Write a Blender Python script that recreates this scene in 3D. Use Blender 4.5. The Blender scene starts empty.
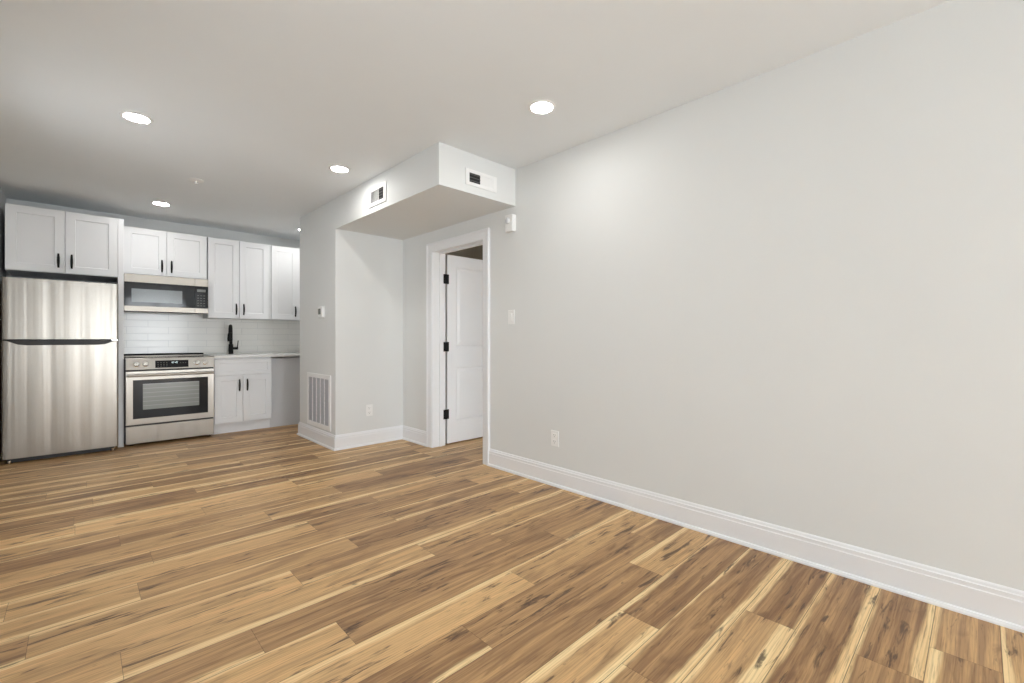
import bpy, bmesh, math, random
from mathutils import Vector, Matrix

S = bpy.context.scene
C = S.collection
R = math.radians
random.seed(7)

# ------------------------------------------------------------------ camera
cd = bpy.data.cameras.new('camera'); cam = bpy.data.objects.new('camera', cd); C.objects.link(cam)
cam.location = (0, 0, 1.12)
cam.rotation_euler = (R(90), 0, R(46.147 - 90))
cd.sensor_width = 36; cd.lens = 450.1 / 1024 * 36; cd.shift_y = -2.9 / 1024
cd.clip_start = .02; cd.clip_end = 200
S.camera = cam

# ------------------------------------------------------------------ world, exposure
W = bpy.data.worlds.new('world'); S.world = W; W.use_nodes = True
bg = W.node_tree.nodes['Background']
bg.inputs[0].default_value = (.905, .957, 1, 1); bg.inputs[1].default_value = 15.5
S.view_settings.view_transform = 'Standard'; S.view_settings.look = 'None'
S.view_settings.gamma = 1; S.view_settings.use_curve_mapping = False
S.view_settings.exposure = 0.26
LAMP = 92.0                                   # emission of the ceiling lamps' lenses

# room numbers (metres; camera stands over the origin)
XL, XR, YB, YF, H = -.53, 2.615, -4.6, 6.77, 2.527
CX, CY0, CY1 = 1.852, 4.483, 5.50             # chase column
SY, SZ = 2.682, 2.223                         # soffit front and underside
DY0, DY1, DH = 3.09, 3.894, 2.015             # doorway in the right wall
WT = .15                                      # wall thickness at the doorway

# window behind the camera, plus two unseen left ones added for fill light: (wall, from, to, sill, head)
WIN = [('left', .6, 1.15, 1.05, 1.85), ('left', 3.5, 3.98, .95, 1.70), ('back', .95, 2.42, .05, 2.38)]
BWIN = (2.82, 3.55, .15, 2.10)                    # window of the room beyond the doorway
for wl, a0, a1, z0, z1 in WIN + [('bed', *BWIN)]:
    ld = bpy.data.lights.new('window_portal', 'AREA'); ld.shape = 'RECTANGLE'
    ld.size = a1 - a0; ld.size_y = z1 - z0; ld.cycles.is_portal = True
    lo = bpy.data.objects.new('window_portal', ld); C.objects.link(lo)
    if wl == 'back': lo.location = ((a0 + a1) / 2, YB - .11, (z0 + z1) / 2); lo.rotation_euler = (R(90), 0, 0)
    elif wl == 'bed': lo.location = ((a0 + a1) / 2, .41, (z0 + z1) / 2); lo.rotation_euler = (R(90), 0, 0)
    else: lo.location = (XL - .09, (a0 + a1) / 2, (z0 + z1) / 2); lo.rotation_euler = (R(90), 0, R(-90))

# ------------------------------------------------------------------ materials
class NT:
    def __init__(s, name):
        s.m = bpy.data.materials.new(name); s.m.use_nodes = True
        s.t = s.m.node_tree; s.b = s.t.nodes['Principled BSDF']
    def n(s, typ, ins=None, **props):
        nd = s.t.nodes.new(typ)
        for k, v in props.items(): setattr(nd, k, v)
        for k, v in (ins or {}).items(): s.put(nd.inputs[k], v)
        return nd
    def put(s, sock, v):
        if isinstance(v, bpy.types.NodeSocket): s.t.links.new(v, sock)
        else: sock.default_value = v
    def math(s, op, a, b=0., c=None, clamp=False):
        nd = s.t.nodes.new('ShaderNodeMath'); nd.operation = op; nd.use_clamp = clamp
        s.put(nd.inputs[0], a); s.put(nd.inputs[1], b)
        if c is not None: s.put(nd.inputs[2], c)
        return nd.outputs[0]
    def ramp(s, v, lo, hi):                    # smoothstep
        nd = s.t.nodes.new('ShaderNodeMapRange'); nd.interpolation_type = 'SMOOTHSTEP'
        s.put(nd.inputs[0], v); s.put(nd.inputs[1], lo); s.put(nd.inputs[2], hi)
        return nd.outputs[0]
    def mix(s, f, a, b, mode='MIX'):
        nd = s.t.nodes.new('ShaderNodeMix'); nd.data_type = 'RGBA'; nd.blend_type = mode
        s.put(nd.inputs[0], f); s.put(nd.inputs[6], a); s.put(nd.inputs[7], b)
        return nd.outputs[2]
    def noise(s, vec, scale, detail=2., rough=.5, dist=0.):
        nd = s.n('ShaderNodeTexNoise', {'Vector': vec, 'Scale': scale, 'Detail': detail, 'Roughness': rough, 'Distortion': dist})
        return nd.outputs[0]
    def set(s, **k):
        for a, v in k.items(): s.put(s.b.inputs[a.replace('_', ' ')], v)
        return s
    def bump(s, h, strength, dist=.001):
        nd = s.n('ShaderNodeBump', {'Height': h, 'Strength': strength, 'Distance': dist})
        s.t.links.new(nd.outputs[0], s.b.inputs['Normal'])

def sr(r, g, b):                               # 0-255 sRGB -> linear
    f = lambda c: ((c / 255 + .055) / 1.055) ** 2.4 if c > 10 else c / 255 / 12.92
    return (f(r), f(g), f(b), 1)

def paint(name, col, rough=.6, bump=.0, scale=300., var=.015):
    t = NT(name); co = t.n('ShaderNodeTexCoord').outputs['Object']
    n = t.noise(co, 3., 3.)
    c2 = tuple(c * (1 - var * 2) for c in col[:3]) + (1,)
    t.set(Base_Color=t.mix(n, col, c2), Roughness=rough)
    if bump: t.bump(t.noise(co, scale, 2.), bump, .0006)
    return t.m

M = {}
M['wall'] = paint('wall_paint', (.78, .792, .783, 1), .7, .12)
M['ceil'] = paint('ceiling_paint', (.845, .875, .89, 1), .8, .1)
M['trim'] = paint('trim_paint', (.875, .885, .905, 1), .35)
M['cab'] = paint('cabinet_paint', (.86, .87, .885, 1), .38)
M['infill'] = paint('infill_shade_paint', (.70, .71, .73, 1), .5)  # cabinet white greyed: shade under the counter put into the colour
M['plastic'] = paint('white_plastic', (.91, .91, .90, 1), .35)
M['black'] = paint('black_metal', (.006, .006, .006, 1), .5)
M['blackplas'] = paint('black_plastic', (.02, .02, .022, 1), .45)
M['counter'] = paint('white_quartz', (.80, .80, .79, 1), .25)
M['black'].node_tree.nodes['Principled BSDF'].inputs['Specular IOR Level'].default_value = .22
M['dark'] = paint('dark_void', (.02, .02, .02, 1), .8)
M['greyscr'] = paint('grey_screen', (.16, .17, .16, 1), .25)
M['lensgrey'] = paint('pale_grey_plastic', (.70, .71, .72, 1), .3)
M['duct'] = paint('duct_metal', (.10, .10, .10, 1), .7)
M['filter'] = paint('grille_filter', (.55, .54, .56, 1), .9)
M['bedroom'] = paint('bedroom_shade_paint', (.32, .29, .235, 1), .8)  # dark brown carries the shade of the room beyond the doorway

def steel(name, col, rough, streak, vert=True):
    t = NT(name); co = t.n('ShaderNodeTexCoord').outputs['Object']
    mp = t.n('ShaderNodeMapping', {'Vector': co, 'Scale': (1, 1, .03) if vert else (.03, 1, 1)}).outputs[0]
    fine = t.noise(mp, 900., 2.)
    t.set(Base_Color=t.mix(fine, col, tuple(c * .86 for c in col[:3]) + (1,)), Metallic=1., Roughness=rough, Anisotropic=.5)
    if streak:
        t.bump(t.noise(mp, streak, 2.5, .5), .8, .012)
    return t.m
M['steel'] = steel('brushed_steel', (.395, .37, .335, 1), .32, 6.5)
M['steelflat'] = steel('brushed_steel_trim', (.43, .395, .35, 1), .38, 0, False)
M['chrome'] = steel('bright_metal', (.85, .84, .82, 1), .18, 0)

t = NT('black_glass'); co = t.n('ShaderNodeTexCoord').outputs['Object']
t.set(Base_Color=t.mix(t.noise(co, 5.), (.012, .013, .015, 1), (.018, .019, .021, 1)), Roughness=.06, Specular_IOR_Level=.22); M['bglass'] = t.m
t = NT('oven_window'); co = t.n('ShaderNodeTexCoord').outputs['Object']
sep = t.n('ShaderNodeSeparateXYZ', {'Vector': co})
rack = t.ramp(t.math('SINE', t.math('MULTIPLY', sep.outputs[2], 2 * math.pi / .045)), .85, 1.)
t.set(Base_Color=t.mix(rack, (.24, .255, .24, 1), (.34, .36, .345, 1)), Roughness=.14); M['ovenwin'] = t.m
t = NT('microwave_window'); co = t.n('ShaderNodeTexCoord').outputs['Object']
v = t.n('ShaderNodeTexVoronoi', {'Vector': co, 'Scale': 260.}).outputs[0]
t.set(Base_Color=t.mix(v, (.12, .14, .145, 1), (.17, .19, .195, 1)), Roughness=.15); M['mwwin'] = t.m

t = NT('lamp_lens')
t.set(Base_Color=(.9, .9, .88, 1), Emission_Color=(1, .985, .96, 1), Emission_Strength=LAMP); M['lens'] = t.m
t = NT('display_digits')
t.set(Base_Color=(.5, .6, .62, 1), Emission_Color=(.75, .95, 1, 1), Emission_Strength=.9); M['digits'] = t.m

# subway tile backsplash
t = NT('subway_tile'); co = t.n('ShaderNodeTexCoord').outputs['Object']
sep = t.n('ShaderNodeSeparateXYZ', {'Vector': co})
cmb = t.n('ShaderNodeCombineXYZ', {0: sep.outputs[0], 1: sep.outputs[2]})
br = t.n('ShaderNodeTexBrick', {'Vector': cmb.outputs[0], 'Color1': (.87, .86, .82, 1), 'Color2': (.85, .84, .80, 1), 'Mortar': (.70, .70, .68, 1),
         'Scale': 1., 'Mortar Size': .0022, 'Mortar Smooth': .2, 'Bias': 0., 'Brick Width': .385, 'Row Height': .0785})
br.offset = .5
t.set(Base_Color=br.outputs[0], Roughness=.16)
t.bump(t.math('MULTIPLY', br.outputs[1], -1.), .4, .002); M['tile'] = t.m

# wood planks: UV = metres along / across the plank, attribute = tone, sapwood widths, random
t = NT('plank_wood')
uv = t.n('ShaderNodeUVMap', uv_map='plank').outputs[0]
at = t.n('ShaderNodeAttribute', attribute_name='tone')
sa = t.n('ShaderNodeSeparateColor', {'Color': at.outputs['Color']})
tone, sl, sh = sa.outputs[0], sa.outputs[1], sa.outputs[2]
rnd = at.outputs['Alpha']
su = t.n('ShaderNodeSeparateXYZ', {'Vector': uv}); U, V = su.outputs[0], su.outputs[1]
PW = .1818
rz = t.math('MULTIPLY', rnd, 37.)
def vec(su_, sv_, off=0.):
    return t.n('ShaderNodeCombineXYZ', {0: t.math('MULTIPLY', U, su_), 1: t.math('MULTIPLY', V, sv_), 2: t.math('ADD', rz, off)}).outputs[0]
warp = t.noise(vec(1.6, 4.), 1., 3., .55)
edge = t.math('MULTIPLY', t.math('SUBTRACT', warp, .5), .06)
fineedge = t.math('MULTIPLY', t.math('SUBTRACT', t.noise(vec(5., 90., 3.), 1., 2.), .5), .02)
d1 = t.math('ADD', t.math('ADD', V, edge), fineedge)
d2 = t.math('ADD', t.math('SUBTRACT', t.math('SUBTRACT', PW, V), edge), fineedge)
mL = t.math('SUBTRACT', 1., t.ramp(d1, t.math('SUBTRACT', sl, .008), t.math('ADD', sl, .010)))
mH = t.math('SUBTRACT', 1., t.ramp(d2, t.math('SUBTRACT', sh, .008), t.math('ADD', sh, .010)))
sap = t.math('MAXIMUM', mL, mH)
g1 = t.noise(vec(1.3, 34., 5.), 1., 4., .6, .6)            # broad grain bands
g2 = t.noise(vec(7., 210., 9.), 1., 3., .6)                # fine pores
g3 = t.noise(vec(2.2, 13., 13.), 1., 3., .55, 1.2)         # figure
heart = t.mix(tone, sr(238, 195, 138), sr(153, 114, 79))
tw = t.math('ADD', .48, t.math('MULTIPLY', tone, .6))
heart = t.mix(t.ramp(g1, .32, .70), t.mix(t.math('MULTIPLY', tw, .5), heart, sr(112, 78, 50)), t.mix(.42, heart, sr(228, 184, 126)))
heart = t.mix(t.math('MULTIPLY', t.ramp(g3, .50, .68), t.math('MULTIPLY', tw, .65)), heart, sr(116, 82, 54))
sapc = t.mix(t.ramp(g1, .3, .7), sr(232, 194, 138), sr(250, 222, 168))
col = t.mix(sap, heart, sapc)
rings = t.n('ShaderNodeTexWave', {'Vector': vec(1.2, 16., 21.), 'Scale': 1.6, 'Distortion': 7., 'Detail': 3., 'Detail Scale': 1.1}, wave_type='BANDS', bands_direction='Y').outputs[1]
col = t.mix(t.math('MULTIPLY', t.ramp(rings, .72, .98), .22), col, sr(128, 90, 60))
col = t.mix(t.math('MULTIPLY', t.ramp(g2, .50, .72), t.math('MULTIPLY', tw, .5)), col, sr(104, 72, 48))
kn = t.noise(vec(4.6, 34., 31.), 1., 4., .62, .6)          # dark knots and checks
knm = t.noise(vec(2.2, 7., 41.), 1., 2.)
kn = t.math('ADD', kn, t.math('MULTIPLY', t.math('SUBTRACT', knm, .5), .35))
col = t.mix(t.math('MULTIPLY', t.ramp(kn, .575, .70), .85), col, sr(72, 50, 37))
lenend = t.math('MINIMUM', V, t.math('SUBTRACT', PW, V))
seam = t.math('SUBTRACT', 1., t.ramp(t.math('MINIMUM', lenend, U), .0007, .0018))
col = t.mix(t.math('MULTIPLY', seam, .75), col, sr(70, 48, 32))
t.set(Base_Color=col, Roughness=t.math('ADD', .33, t.math('MULTIPLY', g2, .18)), Specular_IOR_Level=.42)
t.bump(t.math('SUBTRACT', t.math('MULTIPLY', g2, .25), seam), .25, .0012)
M['wood'] = t.m

# ------------------------------------------------------------------ mesh helpers
def box(bm, x0, x1, y0, y1, z0, z1):
    v = [bm.verts.new(p) for p in ((x0, y0, z0), (x1, y0, z0), (x1, y1, z0), (x0, y1, z0), (x0, y0, z1), (x1, y0, z1), (x1, y1, z1), (x0, y1, z1))]
    for f in ((3, 2, 1, 0), (4, 5, 6, 7), (0, 1, 5, 4), (1, 2, 6, 5), (2, 3, 7, 6), (3, 0, 4, 7)): bm.faces.new([v[i] for i in f])
    return v
def boxes(*bs):
    bm = bmesh.new()
    for b in bs: box(bm, *b)
    return bm
def prism(bm, pts, a0, a1, axis):
    """closed outline pts (p,q) extruded along axis from a0 to a1; axis 0: pts=(y,z), 1: pts=(x,z), 2: pts=(x,y)"""
    def mk(p, a):
        return {0: (a, p[0], p[1]), 1: (p[0], a, p[1]), 2: (p[0], p[1], a)}[axis]
    A = [bm.verts.new(mk(p, a0)) for p in pts]; B = [bm.verts.new(mk(p, a1)) for p in pts]
    n = len(pts)
    bm.faces.new(A); bm.faces.new(B[::-1])
    for i in range(n): bm.faces.new((A[i], B[i], B[(i + 1) % n], A[(i + 1) % n]))
def lathe(bm, prof, seg=32, mat=None):
    """prof: (radius, height) list about z; open ends are capped"""
    rings = []
    for r, z in prof:
        rings.append([bm.verts.new((r * math.cos(2 * math.pi * k / seg), r * math.sin(2 * math.pi * k / seg), z)) for k in range(seg)])
    for a, b in zip(rings, rings[1:]):
        for k in range(seg): bm.faces.new((a[k], a[(k + 1) % seg], b[(k + 1) % seg], b[k]))
    bm.faces.new(rings[0][::-1]); bm.faces.new(rings[-1])
    if mat is not None:
        for rg in rings:
            for v in rg: v.co = mat @ v.co
def tube(bm, pts, r, seg=12):
    pts = [Vector(p) for p in pts]; n = len(pts)
    rad = r if isinstance(r, (list, tuple)) else [r] * n
    up = None; rings = []
    for i, p in enumerate(pts):
        d = (pts[min(i + 1, n - 1)] - pts[max(i - 1, 0)]).normalized()
        if up is None:
            up = Vector((1, 0, 0)) if abs(d.x) < .9 else Vector((0, 1, 0))
        a = (up - d * up.dot(d)).normalized(); b = d.cross(a); up = a
        rings.append([bm.verts.new(p + (a * math.cos(2 * math.pi * k / seg) + b * math.sin(2 * math.pi * k / seg)) * rad[i]) for k in range(seg)])
    for A, B in zip(rings, rings[1:]):
        for k in range(seg): bm.faces.new((A[k], A[(k + 1) % seg], B[(k + 1) % seg], B[k]))
    bm.faces.new(rings[0][::-1]); bm.faces.new(rings[-1])

def obj(name, bm, mat, parent=None, bevel=0., smooth=False, seg=2):
    bmesh.ops.recalc_face_normals(bm, faces=bm.faces)
    me = bpy.data.meshes.new(name); bm.to_mesh(me); bm.free()
    me.materials.append(M[mat] if isinstance(mat, str) else mat)
    o = bpy.data.objects.new(name, me); C.objects.link(o)
    if parent is not None:
        o.parent = parent                      # meshes are in world metres: keep them there
        p = parent; off = Vector((0, 0, 0))
        while p is not None: off += p.location; p = p.parent
        for v in me.vertices: v.co -= off
    if bevel:
        b = o.modifiers.new('bevel', 'BEVEL'); b.width = bevel; b.segments = seg; b.limit_method = 'ANGLE'; b.angle_limit = R(35)
    if smooth or bevel:
        for p in me.polygons: p.use_smooth = True
        try: me.set_sharp_from_angle(angle=R(35))
        except Exception: pass
    return o
def thing(name, label, cat, loc, group=None):
    o = bpy.data.objects.new(name, None); C.objects.link(o)
    o.location = loc; o.empty_display_size = .05
    tag(o, label, cat, group); return o
def tag(o, label, cat, group=None):
    o['label'] = label; o['category'] = cat
    if group: o['group'] = group
    return o
def struct(name, bm, mat, parent=None, bevel=0., smooth=False):
    o = obj(name, bm, mat, parent, bevel, smooth)
    if parent is None: o['kind'] = 'structure'
    return o

# ------------------------------------------------------------------ floor of individual planks (one mesh)
BX = 5.2                                       # far side of the room beyond the doorway
row0 = .1295
joint = {0: 1.987, 1: 1.45, 2: 1.982, 3: 1.348, 4: 1.608, 5: 1.983, 6: 1.076, 7: 1.495, 8: .73, 9: .476, 10: .104, 11: .732,
         12: 1.082, 13: .19, 14: 1.002, 15: .266, 16: .86, 17: .16, 18: .58, 19: 1.2, 20: -.026, 21: .614, 22: .065}
# (row, plank index counted from the measured joint: 0 starts at it, -1 ends at it): tone, low-side sapwood, high-side sapwood
spec = {(0, 0): (.95, .026, .01), (0, -1): (.85, .0, .014), (-1, 0): (.75, .0, .03), (-1, -1): (.75, .0, .03), (-2, 0): (.5, .0, .03), (-2, 1): (.5, 0, .02),
        (1, 0): (.95, .03, .012), (1, 1): (.95, .02, .012), (2, 0): (1., .006, .026), (2, -1): (.3, .05, .01),
        (3, 0): (.95, .024, .012), (3, -1): (.5, .02, .02), (3, 1): (.8, .02, .02), (4, 0): (.9, .0, .02), (4, -1): (.25, .03, .03),
        (5, 0): (.3, .0, .03), (5, -1): (.8, .0, .0), (6, 1): (.75, 0, .02), (6, 0): (.75, .0, .0), (6, -1): (.85, .02, .0),
        (7, 0): (.3, .0, .02), (7, -1): (.05, .0, .035), (8, 0): (.8, .0, .0), (8, 1): (.6, .02, .0), (8, -1): (.15, .0, .015), (9, 0): (.8, .0, .0),
        (9, 1): (.7, .0, .02), (9, -1): (.85, .02, .0), (10, 0): (.2, .035, .0), (10, 1): (.6, .0, .025), (10, -1): (.2, .03, .0), (11, 0): (.65, .03, .0),
        (11, -1): (.05, .0, .025), (12, 0): (.85, .0, .015), (12, -1): (.3, .0, .02), (13, 1): (.7, .02, .02), (13, 0): (.5, .0, .0), (14, 0): (.8, .0, .0), (14, -1): (.15, .0, .03)}
def make_floor():
    bm = bmesh.new(); uvl = bm.loops.layers.uv.new('plank'); al = bm.loops.layers.float_color.new('tone')
    L = 1.22; rng = random.Random(21)
    def quad(x0, x1, y0, y1, xs, ys, a):
        f = bm.faces.new([bm.verts.new(p) for p in ((x0, y0, 0), (x1, y0, 0), (x1, y1, 0), (x0, y1, 0))])
        for lp in f.loops:
            lp[uvl].uv = (lp.vert.co.x - xs, lp.vert.co.y - ys); lp[al] = a
    X0, X1, Y0, Y1 = XL - .1, BX + .1, YB - .1, YF + .1
    k = math.floor((Y0 - row0) / PW)
    while row0 + k * PW < Y1:
        ys = row0 + k * PW
        j0 = joint.get(k, rng.uniform(0, L))
        i = math.floor((X0 - j0) / L)
        while j0 + i * L < X1:
            xs = j0 + i * L; r = rng.random()
            tn = min(1., max(0., rng.gauss(.46, .33)))
            a = (tn, rng.choice((0, 0, 0, .012, .025, .035)), rng.choice((0, 0, .012, .02, .03)))
            a = spec.get((k, i), a); a = (a[0] * .95, *a[1:])
            a = (a[0], a[1] if a[1] else -.08, a[2] if a[2] else -.08, r)
            x0, x1, y0, y1 = max(xs, X0), min(xs + L, X1), max(ys, Y0), min(ys + PW, Y1)
            quad(x0, x1, y0, y1, xs, ys, a)
            i += 1
        k += 1
    return struct('floor', bm, 'wood')
make_floor()

# ------------------------------------------------------------------ shell
struct('ceiling', boxes((XL - .1, BX + .1, YB - .1, YF + .1, H, H + .1)), 'ceil')
struct('wall_far', boxes((XL - .1, XR + WT, YF, YF + .1, 0, H)), 'wall')
struct('wall_right', boxes((XR, XR + WT, YB, DY0, 0, H), (XR, XR + WT, DY1, YF, 0, H), (XR, XR + WT, DY0, DY1, DH, H)), 'wall')
def pierced(wl, lo, hi):                       # boxes of a wall with its window openings left out
    bs = []; p = lo
    mk = (lambda a0, a1, z0, z1: (a0, a1, YB - .12, YB, z0, z1)) if wl == 'back' else (lambda a0, a1, z0, z1: (XL - .1, XL, a0, a1, z0, z1))
    for w_, a0, a1, z0, z1 in WIN:
        if w_ == wl: bs += [mk(p, a0, 0, H), mk(a0, a1, 0, z0), mk(a0, a1, z1, H)]; p = a1
    return boxes(*bs, mk(p, hi, 0, H))
struct('wall_back', pierced('back', XL - .1, XR + WT), 'wall')
struct('wall_left', pierced('left', YB, YF), 'wall')
struct('wall_column', boxes((CX, XR, CY0, CY1, 0, H)), 'wall')
struct('ceiling_soffit', boxes((CX, XR, SY, CY0, SZ, H)), 'wall')
# room beyond the doorway, its dimness put into the wall colour
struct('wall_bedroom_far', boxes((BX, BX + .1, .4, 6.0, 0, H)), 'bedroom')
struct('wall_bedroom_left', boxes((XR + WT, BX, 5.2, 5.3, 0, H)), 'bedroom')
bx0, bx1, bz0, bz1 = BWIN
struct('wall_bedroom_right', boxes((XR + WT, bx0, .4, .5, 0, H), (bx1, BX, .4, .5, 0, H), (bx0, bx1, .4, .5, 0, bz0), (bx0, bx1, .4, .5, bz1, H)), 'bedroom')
for i, (wl, a0, a1, z0, z1) in enumerate(WIN):  # window frames, the left ones in openings added for light
    f = .05; am = (a0 + a1) / 2; zm = (z0 + z1) / 2
    bs = [(a0, a0 + f, z0, z1), (a1 - f, a1, z0, z1), (a0 + f, a1 - f, z0, z0 + f), (a0 + f, a1 - f, z1 - f, z1), (am - .03, am + .03, z0 + f, z1 - f)]
    struct('window_%d' % (i + 1), boxes(*[(p, q, YB - .1, YB - .03, r, t_) if wl == 'back' else (XL - .08, XL - .02, p, q, r, t_) for p, q, r, t_ in bs]), 'trim', bevel=.003)

# baseboards with stepped cap and shoe moulding
BP = [(0, 0), (.026, 0), (.026, .008), (.022, .018), (.015, .021), (.015, .110), (.0125, .114), (.0125, .131), (.009, .134), (.007, .144), (.003, .150), (0, .150)]
def baseboard(name, p0, p1, nrm, m0=0, m1=0):
    """runs p0->p1 on the floor; nrm points into the room; m = +1 outside mitre, -1 inside mitre at that end"""
    bm = bmesh.new(); p0 = Vector(p0); p1 = Vector(p1); d = (p1 - p0).normalized(); n = Vector(nrm)
    A = [bm.verts.new((*(p0 + n * o - d * o * m0), z)) for o, z in BP]; B = [bm.verts.new((*(p1 + n * o + d * o * m1), z)) for o, z in BP]
    k = len(BP); bm.faces.new(A); bm.faces.new(B[::-1])
    for i in range(k): bm.faces.new((A[i], A[(i + 1) % k], B[(i + 1) % k], B[i]))
    return struct(name, bm, 'trim')
baseboard('baseboard_right', (XR, YB), (XR, DY0 - .088), (-1, 0))
baseboard('baseboard_right_2', (XR, DY1 + .09), (XR, CY0), (-1, 0), 0, -1)
baseboard('baseboard_column_front', (CX, CY0), (XR, CY0), (0, -1), 1, -1)
baseboard('baseboard_column_side', (CX, CY0), (CX, CY1), (-1, 0), 1, 1)
baseboard('baseboard_column_rear', (CX, CY1), (XR, CY1), (0, 1), 1, 0)
baseboard('baseboard_left', (XL, YB), (XL, 5.9), (1, 0))

# door casing, jamb and stop
def casing_profile(w):                         # across the width from the opening outwards: (offset, proud)
    return [(0, 0), (0, .010), (.008, .014), (w * .55, .016), (w * .72, .019), (w * .8, .024), (w - .006, .026), (w, .022), (w, 0)]
def casing():
    bm = bmesh.new(); w = .09
    def ring(pts): return [bm.verts.new(p) for p in pts]
    pr = casing_profile(w); zi = DH - .008
    R0 = ring([(XR - t_, DY0 - o, 0) for o, t_ in pr]); R1 = ring([(XR - t_, DY0 - o, zi + o) for o, t_ in pr])
    R2 = ring([(XR - t_, DY1 + o, zi + o) for o, t_ in pr]); R3 = ring([(XR - t_, DY1 + o, 0) for o, t_ in pr])
    k = len(pr)
    for A, B in ((R0, R1), (R1, R2), (R2, R3)):
        for i in range(k): bm.faces.new((A[i], A[(i + 1) % k], B[(i + 1) % k], B[i]))
    bm.faces.new(R0); bm.faces.new(R3)
    return bm
struct('trim_1', casing(), 'trim')
JT = .018
struct('trim_2', boxes((XR - .004, XR + WT + .004, DY0 - .002, DY0 + .004, 0, DH + .004), (XR - .004, XR + WT + .004, DY1 - .004, DY1 + .002, 0, DH + .004),
       (XR - .004, XR + WT + .004, DY0, DY1, DH - .004, DH + .004),
       (XR + .075, XR + .105, DY1 - .014, DY1 - .003, 0, DH), (XR + .075, XR + .105, DY0 + .003, DY0 + .014, 0, DH), (XR + .075, XR + .105, DY0, DY1, DH - .014, DH - .003)), 'trim', bevel=.0015)

# open two-panel door, swung 90 degrees into the dim room
def door_leaf():
    bm = bmesh.new()
    x0, x1 = XR + WT + .026, XR + WT + .826; yf, yb = DY1 - .006, DY1 + .029; z0, z1 = .014, 2.005
    px0, px1 = x0 + .115, x1 - .115
    for y, s in ((yf, 1), (yb, -1)):
        pz = [(.247, .812), (1.035, 1.885)]
        # face with two recessed, bevelled panels
        zs = [z0, pz[0][0], pz[0][1], pz[1][0], pz[1][1], z1]
        def q(a, b, c, d): bm.faces.new([bm.verts.new(p) for p in (a, b, c, d)])
        q((x0, y, z0), (px0, y, z0), (px0, y, z1), (x0, y, z1)); q((px1, y, z0), (x1, y, z0), (x1, y, z1), (px1, y, z1))
        for a, b in ((zs[0], zs[1]), (zs[2], zs[3]), (zs[4], zs[5])): q((px0, y, a), (px1, y, a), (px1, y, b), (px0, y, b))
        for a, b in pz:
            steps = [(0, 0), (.012, .009), (.024, .009), (.05, .003)]
            L = []
            for o, dp in steps:
                L.append([(px0 + o, y + s * dp, a + o), (px1 - o, y + s * dp, a + o), (px1 - o, y + s * dp, b - o), (px0 + o, y + s * dp, b - o)])
            for A, B in zip(L, L[1:]):
                for i in range(4): q(A[i], A[(i + 1) % 4], B[(i + 1) % 4], B[i])
            q(*L[-1])
    for a, b in (((x0, z0), (x1, z0)), ((x1, z0), (x1, z1)), ((x1, z1), (x0, z1)), ((x0, z1), (x0, z0))):
        bm.faces.new([bm.verts.new(p) for p in ((a[0], yf, a[1]), (b[0], yf, b[1]), (b[0], yb, b[1]), (a[0], yb, a[1]))])
    bmesh.ops.remove_doubles(bm, verts=bm.verts, dist=1e-5)
    return bm
dr = struct('door_1', door_leaf(), 'trim')
for z in (1.745, 1.035, .325):
    bm = boxes((XR + WT - .022, XR + WT + .046, DY1 - .0085, DY1 - .006, z - .05, z + .05))
    tube(bm, [(XR + WT + .011, DY1 - .012, z - .05), (XR + WT + .011, DY1 - .012, z + .05)], .0085, 12)
    h = obj('hinge', bm, 'black', dr); h['label'] = 'black butt hinge'
bm = boxes((XR + WT + .74, XR + WT + .77, DY1 - .05, DY1 - .006, .985, 1.015), (XR + WT + .66, XR + WT + .77, DY1 - .06, DY1 - .045, .988, 1.012))
h = obj('door_handle', bm, 'black', dr, .004); h['label'] = 'black lever handle'

# ------------------------------------------------------------------ kitchen cabinets
def shaker(bm, x0, x1, y, z0, z1, st=.068, th=.020, dp=.0085):
    """recessed-panel front whose face lies at y"""
    def q(*p): bm.faces.new([bm.verts.new(a) for a in p])
    i = [(x0, z0), (x1, z0), (x1, z1), (x0, z1)]
    a = [(x0 + st, z0 + st), (x1 - st, z0 + st), (x1 - st, z1 - st), (x0 + st, z1 - st)]
    b = [(x0 + st + .004, z0 + st + .004), (x1 - st - .004, z0 + st + .004), (x1 - st - .004, z1 - st - .004), (x0 + st + .004, z1 - st - .004)]
    e = .0015
    o = [(x0 + e, z0 + e), (x1 - e, z0 + e), (x1 - e, z1 - e), (x0 + e, z1 - e)]
    for k in range(4):
        n = (k + 1) % 4
        q((*[i[k][0], y + e], i[k][1]), (i[n][0], y + e, i[n][1]), (o[n][0], y, o[n][1]), (o[k][0], y, o[k][1]))
        q((o[k][0], y, o[k][1]), (o[n][0], y, o[n][1]), (a[n][0], y, a[n][1]), (a[k][0], y, a[k][1]))
        q((a[k][0], y, a[k][1]), (a[n][0], y, a[n][1]), (b[n][0], y + dp, b[n][1]), (b[k][0], y + dp, b[k][1]))
        q((i[k][0], y + th, i[k][1]), (i[n][0], y + th, i[n][1]), (i[n][0], y + e, i[n][1]), (i[k][0], y + e, i[k][1]))
    q(*[(p[0], y + dp, p[1]) for p in b]); q(*[(p[0], y + th, p[1]) for p in i])
    bmesh.ops.remove_doubles(bm, verts=bm.verts, dist=1e-6)
def pull(parent, x, y, z0, z1):
    """bowed black bar pull on two posts, standing off the face y"""
    bm = bmesh.new(); n = 9
    pts = []
    for k in range(n):
        s = k / (n - 1); pts.append((x, y - .020 - .010 * math.sin(math.pi * s), z0 + (z1 - z0) * s))
    tube(bm, pts, [.0066 + .0034 * math.sin(math.pi * k / (n - 1)) for k in range(n)], 10)
    for z in (z0 + .014, z1 - .014): tube(bm, [(x, y + .0005, z), (x, y - .024, z)], .0058, 10)
    h = obj('handle', bm, 'black', parent, smooth=True); h['label'] = 'black bowed bar pull'; return h
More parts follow.
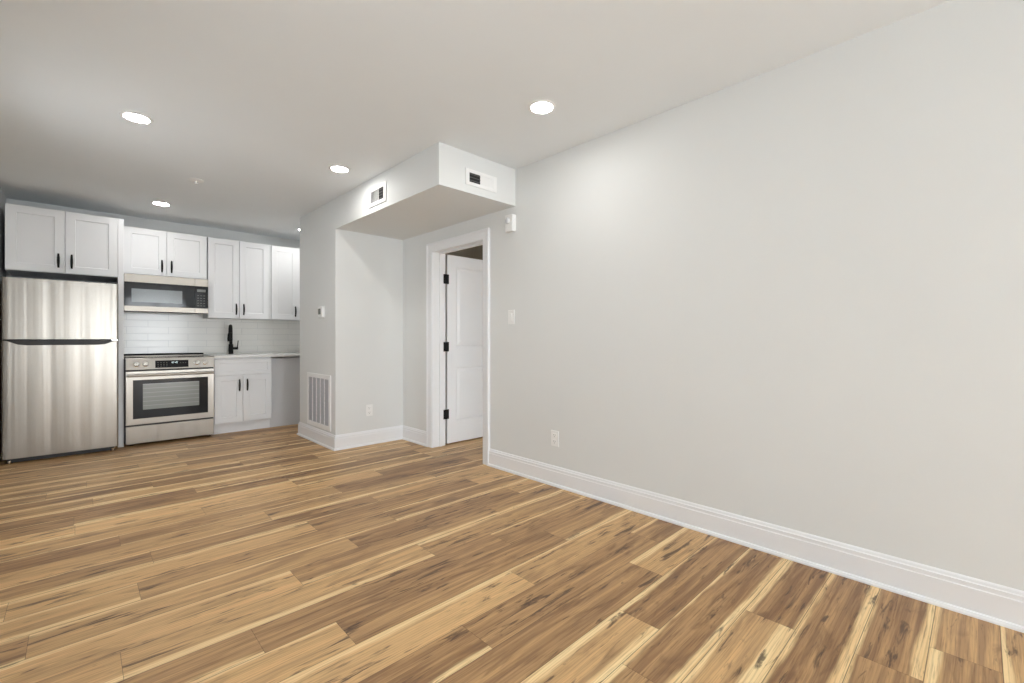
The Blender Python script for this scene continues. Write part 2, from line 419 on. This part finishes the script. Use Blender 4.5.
def cabinet(name, label, cat, x0, x1, yf, yb, z0, z1, doors, group=None, hz=None, zt=None):
    """carcass plus doors; doors: (x0, x1, handle x)"""
    t_ = thing(name, label, cat, ((x0 + x1) / 2, yb, z0), group)
    obj('body', boxes((x0, x1, yf + .0205, yb, z0, z1)), 'cab', t_, .001)
    for a, b, hx in doors:
        bm = bmesh.new(); shaker(bm, a, b, yf, z0 + .004, z1 - .004)
        d = obj('door', bm, 'cab', t_)
        pull(d, hx, yf, *hz)
    cabs.append(t_); return t_
G = 'white shaker wall cabinets'
YW = YF - .001
cabs = []
cabinet('wall_cabinet', 'white two-door shaker cabinet above the stainless refrigerator', 'cabinet', -.491, .284, 6.141, YW, 1.75, 2.357,
        [(-.489, -.1045, -.146), (-.0985, .2825, -.055)], G, (1.800, 1.935))
cabinet('wall_cabinet', 'white two-door shaker cabinet above the microwave', 'cabinet', .336, 1.111, 6.465, YW, 1.832, 2.353,
        [(.344, .717, .676), (.722, 1.104, .764)], G, (1.874, 2.012))
cabinet('wall_cabinet', 'tall white two-door shaker wall cabinet above the black faucet', 'cabinet', 1.119, 1.811, 6.465, YW, 1.372, 2.353,
        [(1.121, 1.450, 1.414), (1.456, 1.792, 1.497)], G, (1.416, 1.556))
t_ = cabinet('wall_cabinet', 'narrow white one-door shaker wall cabinet beside the column, lit from above', 'cabinet', 1.817, 2.60, 6.465, YW, 1.372, 2.353,
        [(1.821, 2.150, 2.116)], G, (1.416, 1.556))
for t_, x0, x1, y, z0, z1 in ((cabs[2], 1.794, 1.811, 6.465, 1.372, 2.353),):
    obj('filler_strip', boxes((x0, x1, y, y + .02, z0, z1)), 'cab', t_, .001)
# tall finished panel between refrigerator and range
tag(obj('end_panel', boxes((.2845, .330, 6.141, YW, 0, 2.356)), 'cab', None, .0015), 'tall white cabinet end panel between refrigerator and range', 'panel')

# base cabinet with false drawer front over two doors
bc = thing('base_cabinet', 'white shaker sink base cabinet under the countertop, right of the range', 'cabinet', (1.43, YW, 0))
obj('body', boxes((1.118, 1.728, 6.141, YW, .118, .892)), 'cab', bc, .001)
obj('toe_kick', boxes((1.118, 1.728, 6.205, YW - .2, 0, .1175)), 'cab', bc)
bm = bmesh.new(); shaker(bm, 1.122, 1.724, 6.12, .690, .878, .045); obj('drawer_front', bm, 'cab', bc)
for a, b, hx in ((1.122, 1.409, 1.372), (1.414, 1.724, 1.455)):
    bm = bmesh.new(); shaker(bm, a, b, 6.12, .133, .683, .062); d = obj('door', bm, 'cab', bc); pull(d, hx, 6.12, .497, .637)
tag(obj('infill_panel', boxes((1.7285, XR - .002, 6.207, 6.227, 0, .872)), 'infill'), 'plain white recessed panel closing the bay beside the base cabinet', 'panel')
tag(obj('countertop', boxes((1.114, XR - .002, 6.088, YW, .892, .924)), 'counter', None, .003), 'white stone countertop with black faucet, right of the range', 'countertop')
tag(obj('backsplash', boxes((.333, XR - .002, YF - .010, YF - .0002, .9245, 1.8315)), 'tile'), 'white subway tile backsplash behind range and faucet', 'backsplash')

# ------------------------------------------------------------------ refrigerator
fr = thing('refrigerator', 'stainless top-freezer refrigerator at the left of the kitchen', 'refrigerator', (-.1, 6.3, 0))
FX0, FX1, FY = -.497, .281, 5.978
obj('body', boxes((FX0 + .002, FX1 - .002, FY + .062, 6.70, .03, 1.655)), 'blackplas', fr, .004)
def fdoor(z0, z1):
    bm = bmesh.new(); pts = []
    r = .014                                   # rounded vertical edges and slightly crowned front
    n = 24
    top = []
    for k in range(n + 1):
        s = k / n; x = FX0 + r + (FX1 - FX0 - 2 * r) * s
        top.append((x, FY + .0045 * (2 * s - 1) ** 2))
    left = [(FX0 + r * (1 - math.sin(a)), FY + .0045 + r * (1 - math.cos(a))) for a in (math.pi / 2, math.pi / 3, math.pi / 6)]
    right = [(FX1 - r * (1 - math.sin(a)), FY + .0045 + r * (1 - math.cos(a))) for a in (math.pi / 6, math.pi / 3, math.pi / 2)]
    pts = [(FX0, FY + .06)] + left + top + right + [(FX1, FY + .06)]
    prism(bm, pts, z0, z1, 2)
    return bm
obj('freezer_door', fdoor(1.113, 1.667), 'steel', fr, .002)
obj('fridge_door', fdoor(.045, 1.098), 'steel', fr, .002)
bm = bmesh.new()                               # black scooped grip along the split
prism(bm, [(-.475, 1.102), (-.395, 1.066), (-.345, 1.060), (.130, 1.060), (.180, 1.066), (.262, 1.102)], FY - .016, FY + .03, 1)
g = obj('handle', bm, 'blackplas', fr, .004); g['label'] = 'black scooped grip between the doors'
g = obj('seam', boxes((FX0 + .003, FX1 - .003, FY + .008, FY + .0615, 1.0985, 1.1125)), 'blackplas', fr); g['label'] = 'black gap strip'
obj('kick_grille', boxes((FX0 + .03, FX1 - .03, FY + .05, FY + .10, .004, .044)), 'blackplas', fr, .002)
for x in (FX0 + .045, FX1 - .040):
    bm = bmesh.new(); lathe(bm, [(.020, .0), (.022, .006), (.012, .010), (.012, .030)], 16, Matrix.Translation((x, FY + .03, 0)))
    g = obj('foot', bm, 'chrome', fr, smooth=True); g['label'] = 'bright levelling foot'
bm = boxes((FX1 - .055, FX1 - .004, FY + .004, FY + .05, 1.099, 1.112)); g = obj('hinge', bm, 'chrome', fr, .002); g['label'] = 'bright hinge plate'
obj('hinge_cover', boxes((FX1 - .09, FX1 - .01, FY + .03, FY + .12, 1.6675, 1.685)), 'blackplas', fr, .004)

# ------------------------------------------------------------------ microwave
MX0, MX1, MY, MZ0, MZ1 = .347, 1.110, 6.405, 1.421, 1.827
mw = thing('microwave', 'stainless over-the-range microwave with black glass front', 'microwave', (.73, YW, MZ0))
XD = .979                                      # split between door and control column
obj('body', boxes((MX0 + .002, MX1 - .002, MY + .031, YF - .012, MZ0 + .006, MZ1)), 'blackplas', mw, .002)
dm = obj('door', boxes((MX0, XD - .001, MY + .004, MY + .03, MZ0 + .001, MZ1 - .001)), 'blackplas', mw)
o = obj('top_trim', boxes((MX0, XD - .001, MY - .002, MY + .004, 1.739, MZ1 - .001)), 'steelflat', dm, .001); o['label'] = 'steel strip'
o = obj('bottom_trim', boxes((MX0, XD - .001, MY - .002, MY + .004, MZ0 + .001, 1.478)), 'steelflat', dm, .001); o['label'] = 'steel strip'
o = obj('glass', boxes((MX0, XD - .001, MY, MY + .004, 1.478, 1.739)), 'bglass', dm); o['label'] = 'black glass front'
o = obj('window', boxes((.408, .858, MY - .0006, MY + .001, 1.522, 1.668)), 'mwwin', dm); o['label'] = 'grey mesh window'
cp = obj('control_panel', boxes((XD + .001, MX1, MY, MY + .03, 1.478, 1.739)), 'bglass', mw); cp['label'] = 'black glass control column'
o = obj('top_trim', boxes((XD + .001, MX1, MY - .002, MY + .03, 1.739, MZ1 - .001)), 'steelflat', mw, .001); o['label'] = 'steel strip'
o = obj('bottom_trim', boxes((XD + .001, MX1, MY - .002, MY + .03, MZ0 + .001, 1.478)), 'steelflat', mw, .001); o['label'] = 'steel strip'
for r_ in range(5):
    for c_ in range(3): obj('key', boxes((1.002 + c_ * .03, 1.018 + c_ * .03, MY - .0006, MY + .001, 1.505 + r_ * .03, 1.511 + r_ * .03)), 'greyscr', cp)
o = obj('display', boxes((1.000, 1.085, MY - .0006, MY + .001, 1.672, 1.702)), 'greyscr', cp); o['label'] = 'grey display'
obj('vent_grille', boxes(*[(MX0 + .04 + k * .045, MX0 + .07 + k * .045, MY + .06, MY + .20, MZ0 + .001, MZ0 + .007) for k in range(15)]), 'blackplas', mw)

# ------------------------------------------------------------------ range
RX0, RX1, RY = .341, 1.110, 6.077
rg = thing('range', 'stainless slide-in electric range with black oven window', 'oven', (.73, 6.4, 0))
obj('body', boxes((.3325, RX1 - .003, RY + .012, 6.70, .03, .905)), 'blackplas', rg, .002)
obj('cooktop', boxes((.334, RX1 + .003, RY + .045, 6.70, .9055, .917)), 'bglass', rg, .002)
for bx_, by_, br_ in ((.53, 6.25, .09), (.93, 6.25, .11), (.53, 6.52, .11), (.93, 6.52, .08)):
    n = 40; bm = bmesh.new()
    for k in range(n):
        a, b = 2 * math.pi * k / n, 2 * math.pi * (k + 1) / n
        bm.faces.new([bm.verts.new((bx_ + r_ * math.cos(c_), by_ + r_ * math.sin(c_), .9173)) for r_, c_ in ((br_, a), (br_ + .003, a), (br_ + .003, b), (br_, b))])
    o = obj('burner_marking', bm, 'greyscr', rg); o['label'] = 'grey burner ring'
obj('rear_rail', boxes((.355, RX1 - .004, 6.664, 6.73, .9175, .926)), 'steelflat', rg, .002)
obj('rear_trim', boxes((.353, RX1 - .002, 6.66, 6.735, .9265, .945)), 'black', rg, .004)
bm = bmesh.new(); prism(bm, [(RY - .006, .795), (RY + .050, .795), (RY + .050, .914), (RY + .022, .917), (RY + .012, .908)], RX0, RX1 + .003, 0)
pn = obj('control_panel', bm, 'steel', rg, .002)
def on_panel(x, s):                            # point on the slanted panel face, s 0 bottom .. 1 top
    return Vector((x, RY - .006 + .018 * s, .795 + .113 * s))
pd = Vector((0, -.988, .157))                  # outward direction of that face
def slab(x0, x1, s0, s1, out):
    bm = bmesh.new(); v = []
    for o_ in (-.001, out):
        for x, s in ((x0, s0), (x1, s0), (x1, s1), (x0, s1)): v.append(bm.verts.new(on_panel(x, s) + pd * o_))
    for f in ((3, 2, 1, 0), (4, 5, 6, 7), (0, 1, 5, 4), (1, 2, 6, 5), (2, 3, 7, 6), (3, 0, 4, 7)): bm.faces.new([v[i] for i in f])
    return bm
ds = obj('display', slab(.580, .870, .12, .80, .002), 'bglass', pn); ds['label'] = 'black glass clock and touch keys'
bm = bmesh.new()
def seg7(x, s, ch):
    w, h_, tk = .011, .13, .0018
    S7 = {'1': 'bc', '2': 'abged', '0': 'abcdef', '4': 'fgbc'}[ch]
    th = tk / .114
    P = {'a': (x, x + w, s + h_, s + h_ + th), 'd': (x, x + w, s, s + th), 'g': (x, x + w, s + h_ / 2, s + h_ / 2 + th), 'f': (x, x + tk, s + h_ / 2, s + h_), 'e': (x, x + tk, s, s + h_ / 2),
         'b': (x + w - tk, x + w, s + h_ / 2, s + h_), 'c': (x + w - tk, x + w, s, s + h_ / 2)}
    for k in S7:
        a, b, c_, d_ = P[k]; bm.faces.new([bm.verts.new(on_panel(x_, s_) + pd * .0024) for x_, s_ in ((a, c_), (b, c_), (b, d_), (a, d_))])
for k, ch in enumerate('1240'): seg7(.712 + k * .015 + (.004 if k > 1 else 0), .52, ch)
o = obj('digits', bm, 'digits', ds); o['label'] = 'pale lit clock digits'
def key_mark(x, s, w, h_):
    bm = bmesh.new()
    bm.faces.new([bm.verts.new(on_panel(x + a, s + b) + pd * .0024) for a, b in ((0, 0), (w, 0), (w, h_), (0, h_))])
    o = obj('key', bm, 'greyscr', ds); o['label'] = 'grey touch key mark'
for r_ in range(3):
    for c_ in range(4): key_mark(.600 + c_ * .025, .24 + r_ * .17, .008, .05)
for c_ in range(3): key_mark(.795 + c_ * .023, .52, .009, .035)
for x in (.425, .499, .949, 1.021):
    c_ = on_panel(x, .50)
    mt = Matrix.Translation(c_) @ pd.to_track_quat('Z', 'Y').to_matrix().to_4x4()
    bm = bmesh.new(); lathe(bm, [(.027, -.001), (.027, .004), (.0225, .006), (.021, .026), (.018, .029)], 28, mt)
    kb = obj('knob', bm, 'chrome', pn, smooth=True); kb['label'] = 'bright metal burner knob'
    bm = bmesh.new(); box(bm, -.004, .004, -.0185, .0185, .028, .037)
    for v_ in bm.verts: v_.co = mt @ v_.co
    o = obj('grip', bm, 'chrome', kb, .002); o['label'] = 'raised grip bar'
od = obj('oven_door', boxes((RX0, RX1, RY, RY + .031, .222, .780)), 'steel', rg, .003)
o = obj('glass', boxes((.398, 1.052, RY - .002, RY + .002, .284, .688)), 'bglass', od, .001); o['label'] = 'black glass border'
o = obj('window', boxes((.478, .968, RY - .0028, RY, .375, .645)), 'ovenwin', od); o['label'] = 'grey see-through window'
bm = bmesh.new(); tube(bm, [(RX0 + .012 + (RX1 - RX0 - .024) * k / 12, RY - .046 - .006 * math.sin(math.pi * k / 12), .737) for k in range(13)], .0145, 16)
for x in (RX0 + .035, RX1 - .035): box(bm, x - .012, x + .012, RY - .045, RY + .001, .727, .747)
o = obj('handle', bm, 'steelflat', od, smooth=True); o['label'] = 'steel tube handle'
obj('drawer', boxes((RX0, RX1, RY + .001, RY + .031, .026, .208)), 'steel', rg, .004)
for x in (.39, 1.08):
    bm = bmesh.new(); lathe(bm, [(.017, 0), (.019, .006), (.009, .009), (.009, .031)], 14, Matrix.Translation((x, RY + .06, 0))); obj('foot', bm, 'chrome', rg, smooth=True)

# ------------------------------------------------------------------ faucet
fc = thing('faucet', 'matte black pull-down kitchen faucet on the white countertop', 'faucet', (1.40, 6.66, .924))
bm = bmesh.new(); lathe(bm, [(.029, .9242), (.029, .930), (.027, .934), (.026, 1.045), (.017, 1.052)], 24, Matrix.Translation((1.40, 6.66, 0))); obj('body', bm, 'black', fc, smooth=True)
pts = [(1.40, 6.66, 1.04), (1.40, 6.66, 1.19)] + [(1.40 - .023 * (1 - math.cos(a)), 6.66 - .090 * (1 - math.cos(a)), 1.19 + .090 * math.sin(a)) for a in [math.pi * k / 14 for k in range(1, 15)]]
bm = bmesh.new(); tube(bm, pts, .0195, 16); obj('spout', bm, 'black', fc, smooth=True)
e = pts[-1]; bm = bmesh.new(); tube(bm, [e, (e[0] - .001, e[1], e[2] - .02), (e[0] - .002, e[1] - .003, e[2] - .07), (e[0] - .002, e[1] - .004, e[2] - .105)], [.0205, .026, .0295, .028], 16)
obj('spray_head', bm, 'black', fc, smooth=True)
bm = bmesh.new(); tube(bm, [(1.418, 6.66, .995), (1.478, 6.652, .995)], .0165, 16); tube(bm, [(1.468, 6.652, 1.0), (1.474, 6.648, 1.04), (1.478, 6.645, 1.095)], [.0065, .006, .0052], 10)
obj('lever', bm, 'black', fc, smooth=True)

# ------------------------------------------------------------------ wall plates and devices
def plate_on(name, label, cat, c, nrm, kind, group=None):
    """c = centre on the wall; nrm = 'x' faces -X, 'y' faces -Y"""
    t_ = thing(name, label, cat, c, group)
    def b(bm, u0, u1, w0, w1, d0, d1):         # u along the wall to the viewer's right, w up, d out of the wall
        if nrm == 'x': box(bm, c[0] - d1, c[0] - d0, c[1] - u1, c[1] - u0, c[2] + w0, c[2] + w1)
        else: box(bm, c[0] + u0, c[0] + u1, c[1] - d1, c[1] - d0, c[2] + w0, c[2] + w1)
    bm = bmesh.new(); b(bm, -.037, .037, -.0595, .0595, 0, .006); obj('plate', bm, 'plastic', t_, .002)
    if kind == 'outlet':
        for s in (-1, 1):
            bm = bmesh.new(); b(bm, -.0165, .0165, s * .0245 - .0165, s * .0245 + .0165, .004, .0085); rc = obj('receptacle', bm, 'plastic', t_, .0015)
            bm = bmesh.new()
            b(bm, -.009, -.0065, s * .0245 - .001, s * .0245 + .009, .008, .0088); b(bm, .0065, .009, s * .0245, s * .0245 + .008, .008, .0088); b(bm, -.0025, .0025, s * .0245 - .011, s * .0245 - .006, .008, .0088)
            o = obj('slot', bm, 'greyscr', rc); o['label'] = 'dark plug slots'
        bm = bmesh.new(); b(bm, -.003, .003, -.003, .003, .005, .0075); obj('screw', bm, 'plastic', t_)
    else:
        bm = bmesh.new(); b(bm, -.0165, .0165, -.0335, .0335, .004, .008); obj('rocker_frame', bm, 'plastic', t_, .001)
        bm = bmesh.new(); b(bm, -.0145, .0145, -.0315, .0, .007, .0095); b(bm, -.0145, .0145, .0005, .0315, .007, .013); obj('rocker', bm, 'plastic', t_, .001)
    return t_
plate_on('light_switch', 'white rocker light switch on the right wall beside the doorway', 'light switch', (XR, 2.728, 1.300), 'x', 'switch')
plate_on('outlet', 'white electrical outlet low on the long right wall', 'outlet', (XR, 2.247, .359), 'x', 'outlet', 'white electrical outlets')
plate_on('outlet', 'white electrical outlet low on the column beside the doorway', 'outlet', (2.210, CY0, .362), 'y', 'outlet', 'white electrical outlets')

# alarm strobe under the end of the soffit
al = thing('alarm_strobe', 'white wall-mounted alarm strobe under the soffit corner', 'alarm', (XR, 2.715, 2.078))
obj('housing', boxes((XR - .046, XR, 2.670, 2.762, 2.008, 2.150)), 'plastic', al, .007, seg=3)
bm = bmesh.new(); lathe(bm, [(.026, 0), (.026, .008), (.020, .018), (.008, .023)], 24, Matrix.Translation((XR - .045, 2.722, 2.098)) @ Matrix.Rotation(R(-90), 4, 'Y')); o = obj('strobe_lens', bm, 'lensgrey', al, smooth=True); o['label'] = 'round strobe lens'
obj('sounder_grille', boxes(*[(XR - .0475, XR - .045, 2.69, 2.745, 2.022 + k * .008, 2.026 + k * .008) for k in range(4)]), 'plastic', al)

# thermostat on the column
th = thing('thermostat', 'small white thermostat with grey screen on the column side', 'thermostat', (CX, 4.82, 1.40))
obj('wall_plate', boxes((CX - .006, CX, 4.755, 4.885, 1.338, 1.462)), 'plastic', th, .002)
obj('housing', boxes((CX - .028, CX - .0055, 4.762, 4.878, 1.345, 1.455)), 'plastic', th, .005)
o = obj('screen', boxes((CX - .0288, CX - .027, 4.800, 4.868, 1.375, 1.435)), 'greyscr', th); o['label'] = 'grey screen'

# return air grille on the column
ra = thing('return_grille', 'large white return-air grille low on the column side', 'vent', (CX, 4.91, .45))
y0, y1, z0, z1 = 4.590, 5.235, .172, .742
f = .045
obj('frame', boxes((CX - .012, CX, y0, y0 + f, z0, z1), (CX - .012, CX, y1 - f, y1, z0, z1), (CX - .012, CX, y0 + f, y1 - f, z0, z0 + f), (CX - .012, CX, y0 + f, y1 - f, z1 - f, z1)), 'plastic', ra, .002)
o = obj('filter', boxes((CX - .002, CX - .0005, y0 + f, y1 - f, z0 + f, z1 - f)), 'filter', ra); o['label'] = 'grey filter'
bm = bmesh.new(); n = 34
for k in range(n):
    z = z0 + f + (z1 - z0 - 2 * f) * (k + .5) / n
    prism(bm, [(CX - .0105, z - .0052), (CX - .0095, z - .0055), (CX - .0025, z + .0035), (CX - .0035, z + .004)], y0 + f, y1 - f, 1)
obj('louvers', bm, 'filter', ra)
for k in range(1, 5):
    y = y0 + f + (y1 - y0 - 2 * f) * k / 5; obj('mullion', boxes((CX - .0125, CX - .001, y - .004, y + .004, z0 + f, z1 - f)), 'plastic', ra)

# supply registers of the soffit
rv = thing('supply_vent', 'white supply vent on the soffit face above the doorway', 'vent', (2.242, SY, 2.342), 'white soffit supply vents')
x0, x1, z0, z1 = 2.090, 2.402, 2.282, 2.405
obj('frame', boxes((x0, x0 + .035, SY - .008, SY, z0, z1), (x1 - .035, x1, SY - .008, SY, z0, z1), (x0 + .035, x1 - .035, SY - .008, SY, z0, z0 + .026), (x0 + .035, x1 - .035, SY - .008, SY, z1 - .026, z1)), 'plastic', rv, .002)
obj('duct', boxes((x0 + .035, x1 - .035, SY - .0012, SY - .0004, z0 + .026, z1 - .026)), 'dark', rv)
bm = bmesh.new()
for k in range(3):
    z = z0 + .036 + k * .024; prism(bm, [(SY - .0075, z), (SY - .006, z - .0012), (SY - .0015, z + .005), (SY - .003, z + .0062)], x0 + .035, x0 + .142, 0)
o = obj('open_blades', bm, 'duct', rv); o['label'] = 'dark horizontal blades'
bm = bmesh.new()
for k in range(9):
    x = x0 + .142 + k * .0151; prism(bm, [(x, SY - .003), (x + .0135, SY - .0075), (x + .0150, SY - .0070), (x + .0015, SY - .0015)], z0 + .026, z1 - .026, 2)
obj('vertical_blades', bm, 'plastic', rv)
rv = thing('supply_vent', 'white supply vent on the soffit side, washed by the lamp', 'vent', (CX, 3.60, 2.36), 'white soffit supply vents')
y0, y1, z0, z1 = 3.440, 3.760, 2.272, 2.440
obj('frame', boxes((CX - .008, CX, y0, y0 + .045, z0, z1), (CX - .008, CX, y1 - .035, y1, z0, z1), (CX - .008, CX, y0 + .045, y1 - .035, z0, z0 + .034), (CX - .008, CX, y0 + .045, y1 - .035, z1 - .034, z1)), 'plastic', rv, .002)
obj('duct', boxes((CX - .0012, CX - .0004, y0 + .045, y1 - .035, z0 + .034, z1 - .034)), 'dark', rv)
bm = bmesh.new()
for k in range(4):
    z = z0 + .044 + k * .024; prism(bm, [(CX - .0075, z), (CX - .006, z - .0012), (CX - .0015, z + .005), (CX - .003, z + .0062)], y0 + .045, y0 + .125, 1)
o = obj('open_blades', bm, 'duct', rv); o['label'] = 'dark horizontal blades'
bm = bmesh.new()
for k in range(9):
    y = y0 + .125 + k * .0174; prism(bm, [(CX - .0075, y), (CX - .003, y + .0160), (CX - .0015, y + .0172), (CX - .0070, y + .0015)], z0 + .034, z1 - .034, 2)
obj('vertical_blades', bm, 'plastic', rv)

# ceiling sprinkler
sp = thing('sprinkler_head', 'small white sprinkler fixture on the kitchen ceiling', 'sprinkler', (.745, 4.82, H))
bm = bmesh.new(); lathe(bm, [(.058, 0), (.058, -.004), (.044, -.010), (.016, -.012)], 28, Matrix.Translation((.745, 4.82, H))); obj('escutcheon', bm, 'plastic', sp, smooth=True)
bm = bmesh.new(); lathe(bm, [(.012, -.011), (.008, -.026), (.018, -.028), (.018, -.030)], 16, Matrix.Translation((.745, 4.82, H))); o = obj('deflector', bm, 'chrome', sp, smooth=True); o['label'] = 'bright metal deflector'

# ------------------------------------------------------------------ recessed ceiling lights
LG = 'round recessed ceiling lights'
lamps = [((2.026, 1.846), 'recessed ceiling light near the right wall, in front of the soffit'),
         ((.262, 3.720), 'large-looking recessed ceiling light at the left of the room, nearest the left wall'),
         ((1.553, 3.681), 'recessed ceiling light just left of the soffit side vent'),
         ((.612, 5.913), 'recessed ceiling light in front of the cabinets above the microwave'),
         ((2.092, 6.061), 'recessed ceiling light half hidden by the column, above the narrow cabinet')]
def lamp_parts(root):
    bm = bmesh.new(); n = 40
    prof = [(.084, 0), (.084, -.004), (.079, -.007), (.068, -.007), (.0625, -.002)]
    rings = [[bm.verts.new((r * math.cos(2 * math.pi * k / n), r * math.sin(2 * math.pi * k / n), z)) for k in range(n)] for r, z in prof]
    for a, b in zip(rings, rings[1:]):
        for k in range(n): bm.faces.new((a[k], a[(k + 1) % n], b[(k + 1) % n], b[k]))
    for v_ in bm.verts: v_.co += root.location
    a = obj('trim_ring', bm, 'plastic', root, smooth=True)
    bm = bmesh.new(); lathe(bm, [(.064, -.0005), (.064, -.0025), (.058, -.0035)], 40)
    for v_ in bm.verts: v_.co += root.location
    b = obj('lens', bm, 'lens', root); b['label'] = 'glowing round lens'
first = None
for (x, y), lb in lamps:
    if first is None:
        first = thing('recessed_light', lb, 'ceiling light', (x, y, H), LG); lamp_parts(first)
    else:
        r_ = first.copy(); C.objects.link(r_); r_.location = (x, y, H); r_['label'] = lb
        for ch in first.children:
            c_ = ch.copy(); C.objects.link(c_); c_.parent = r_
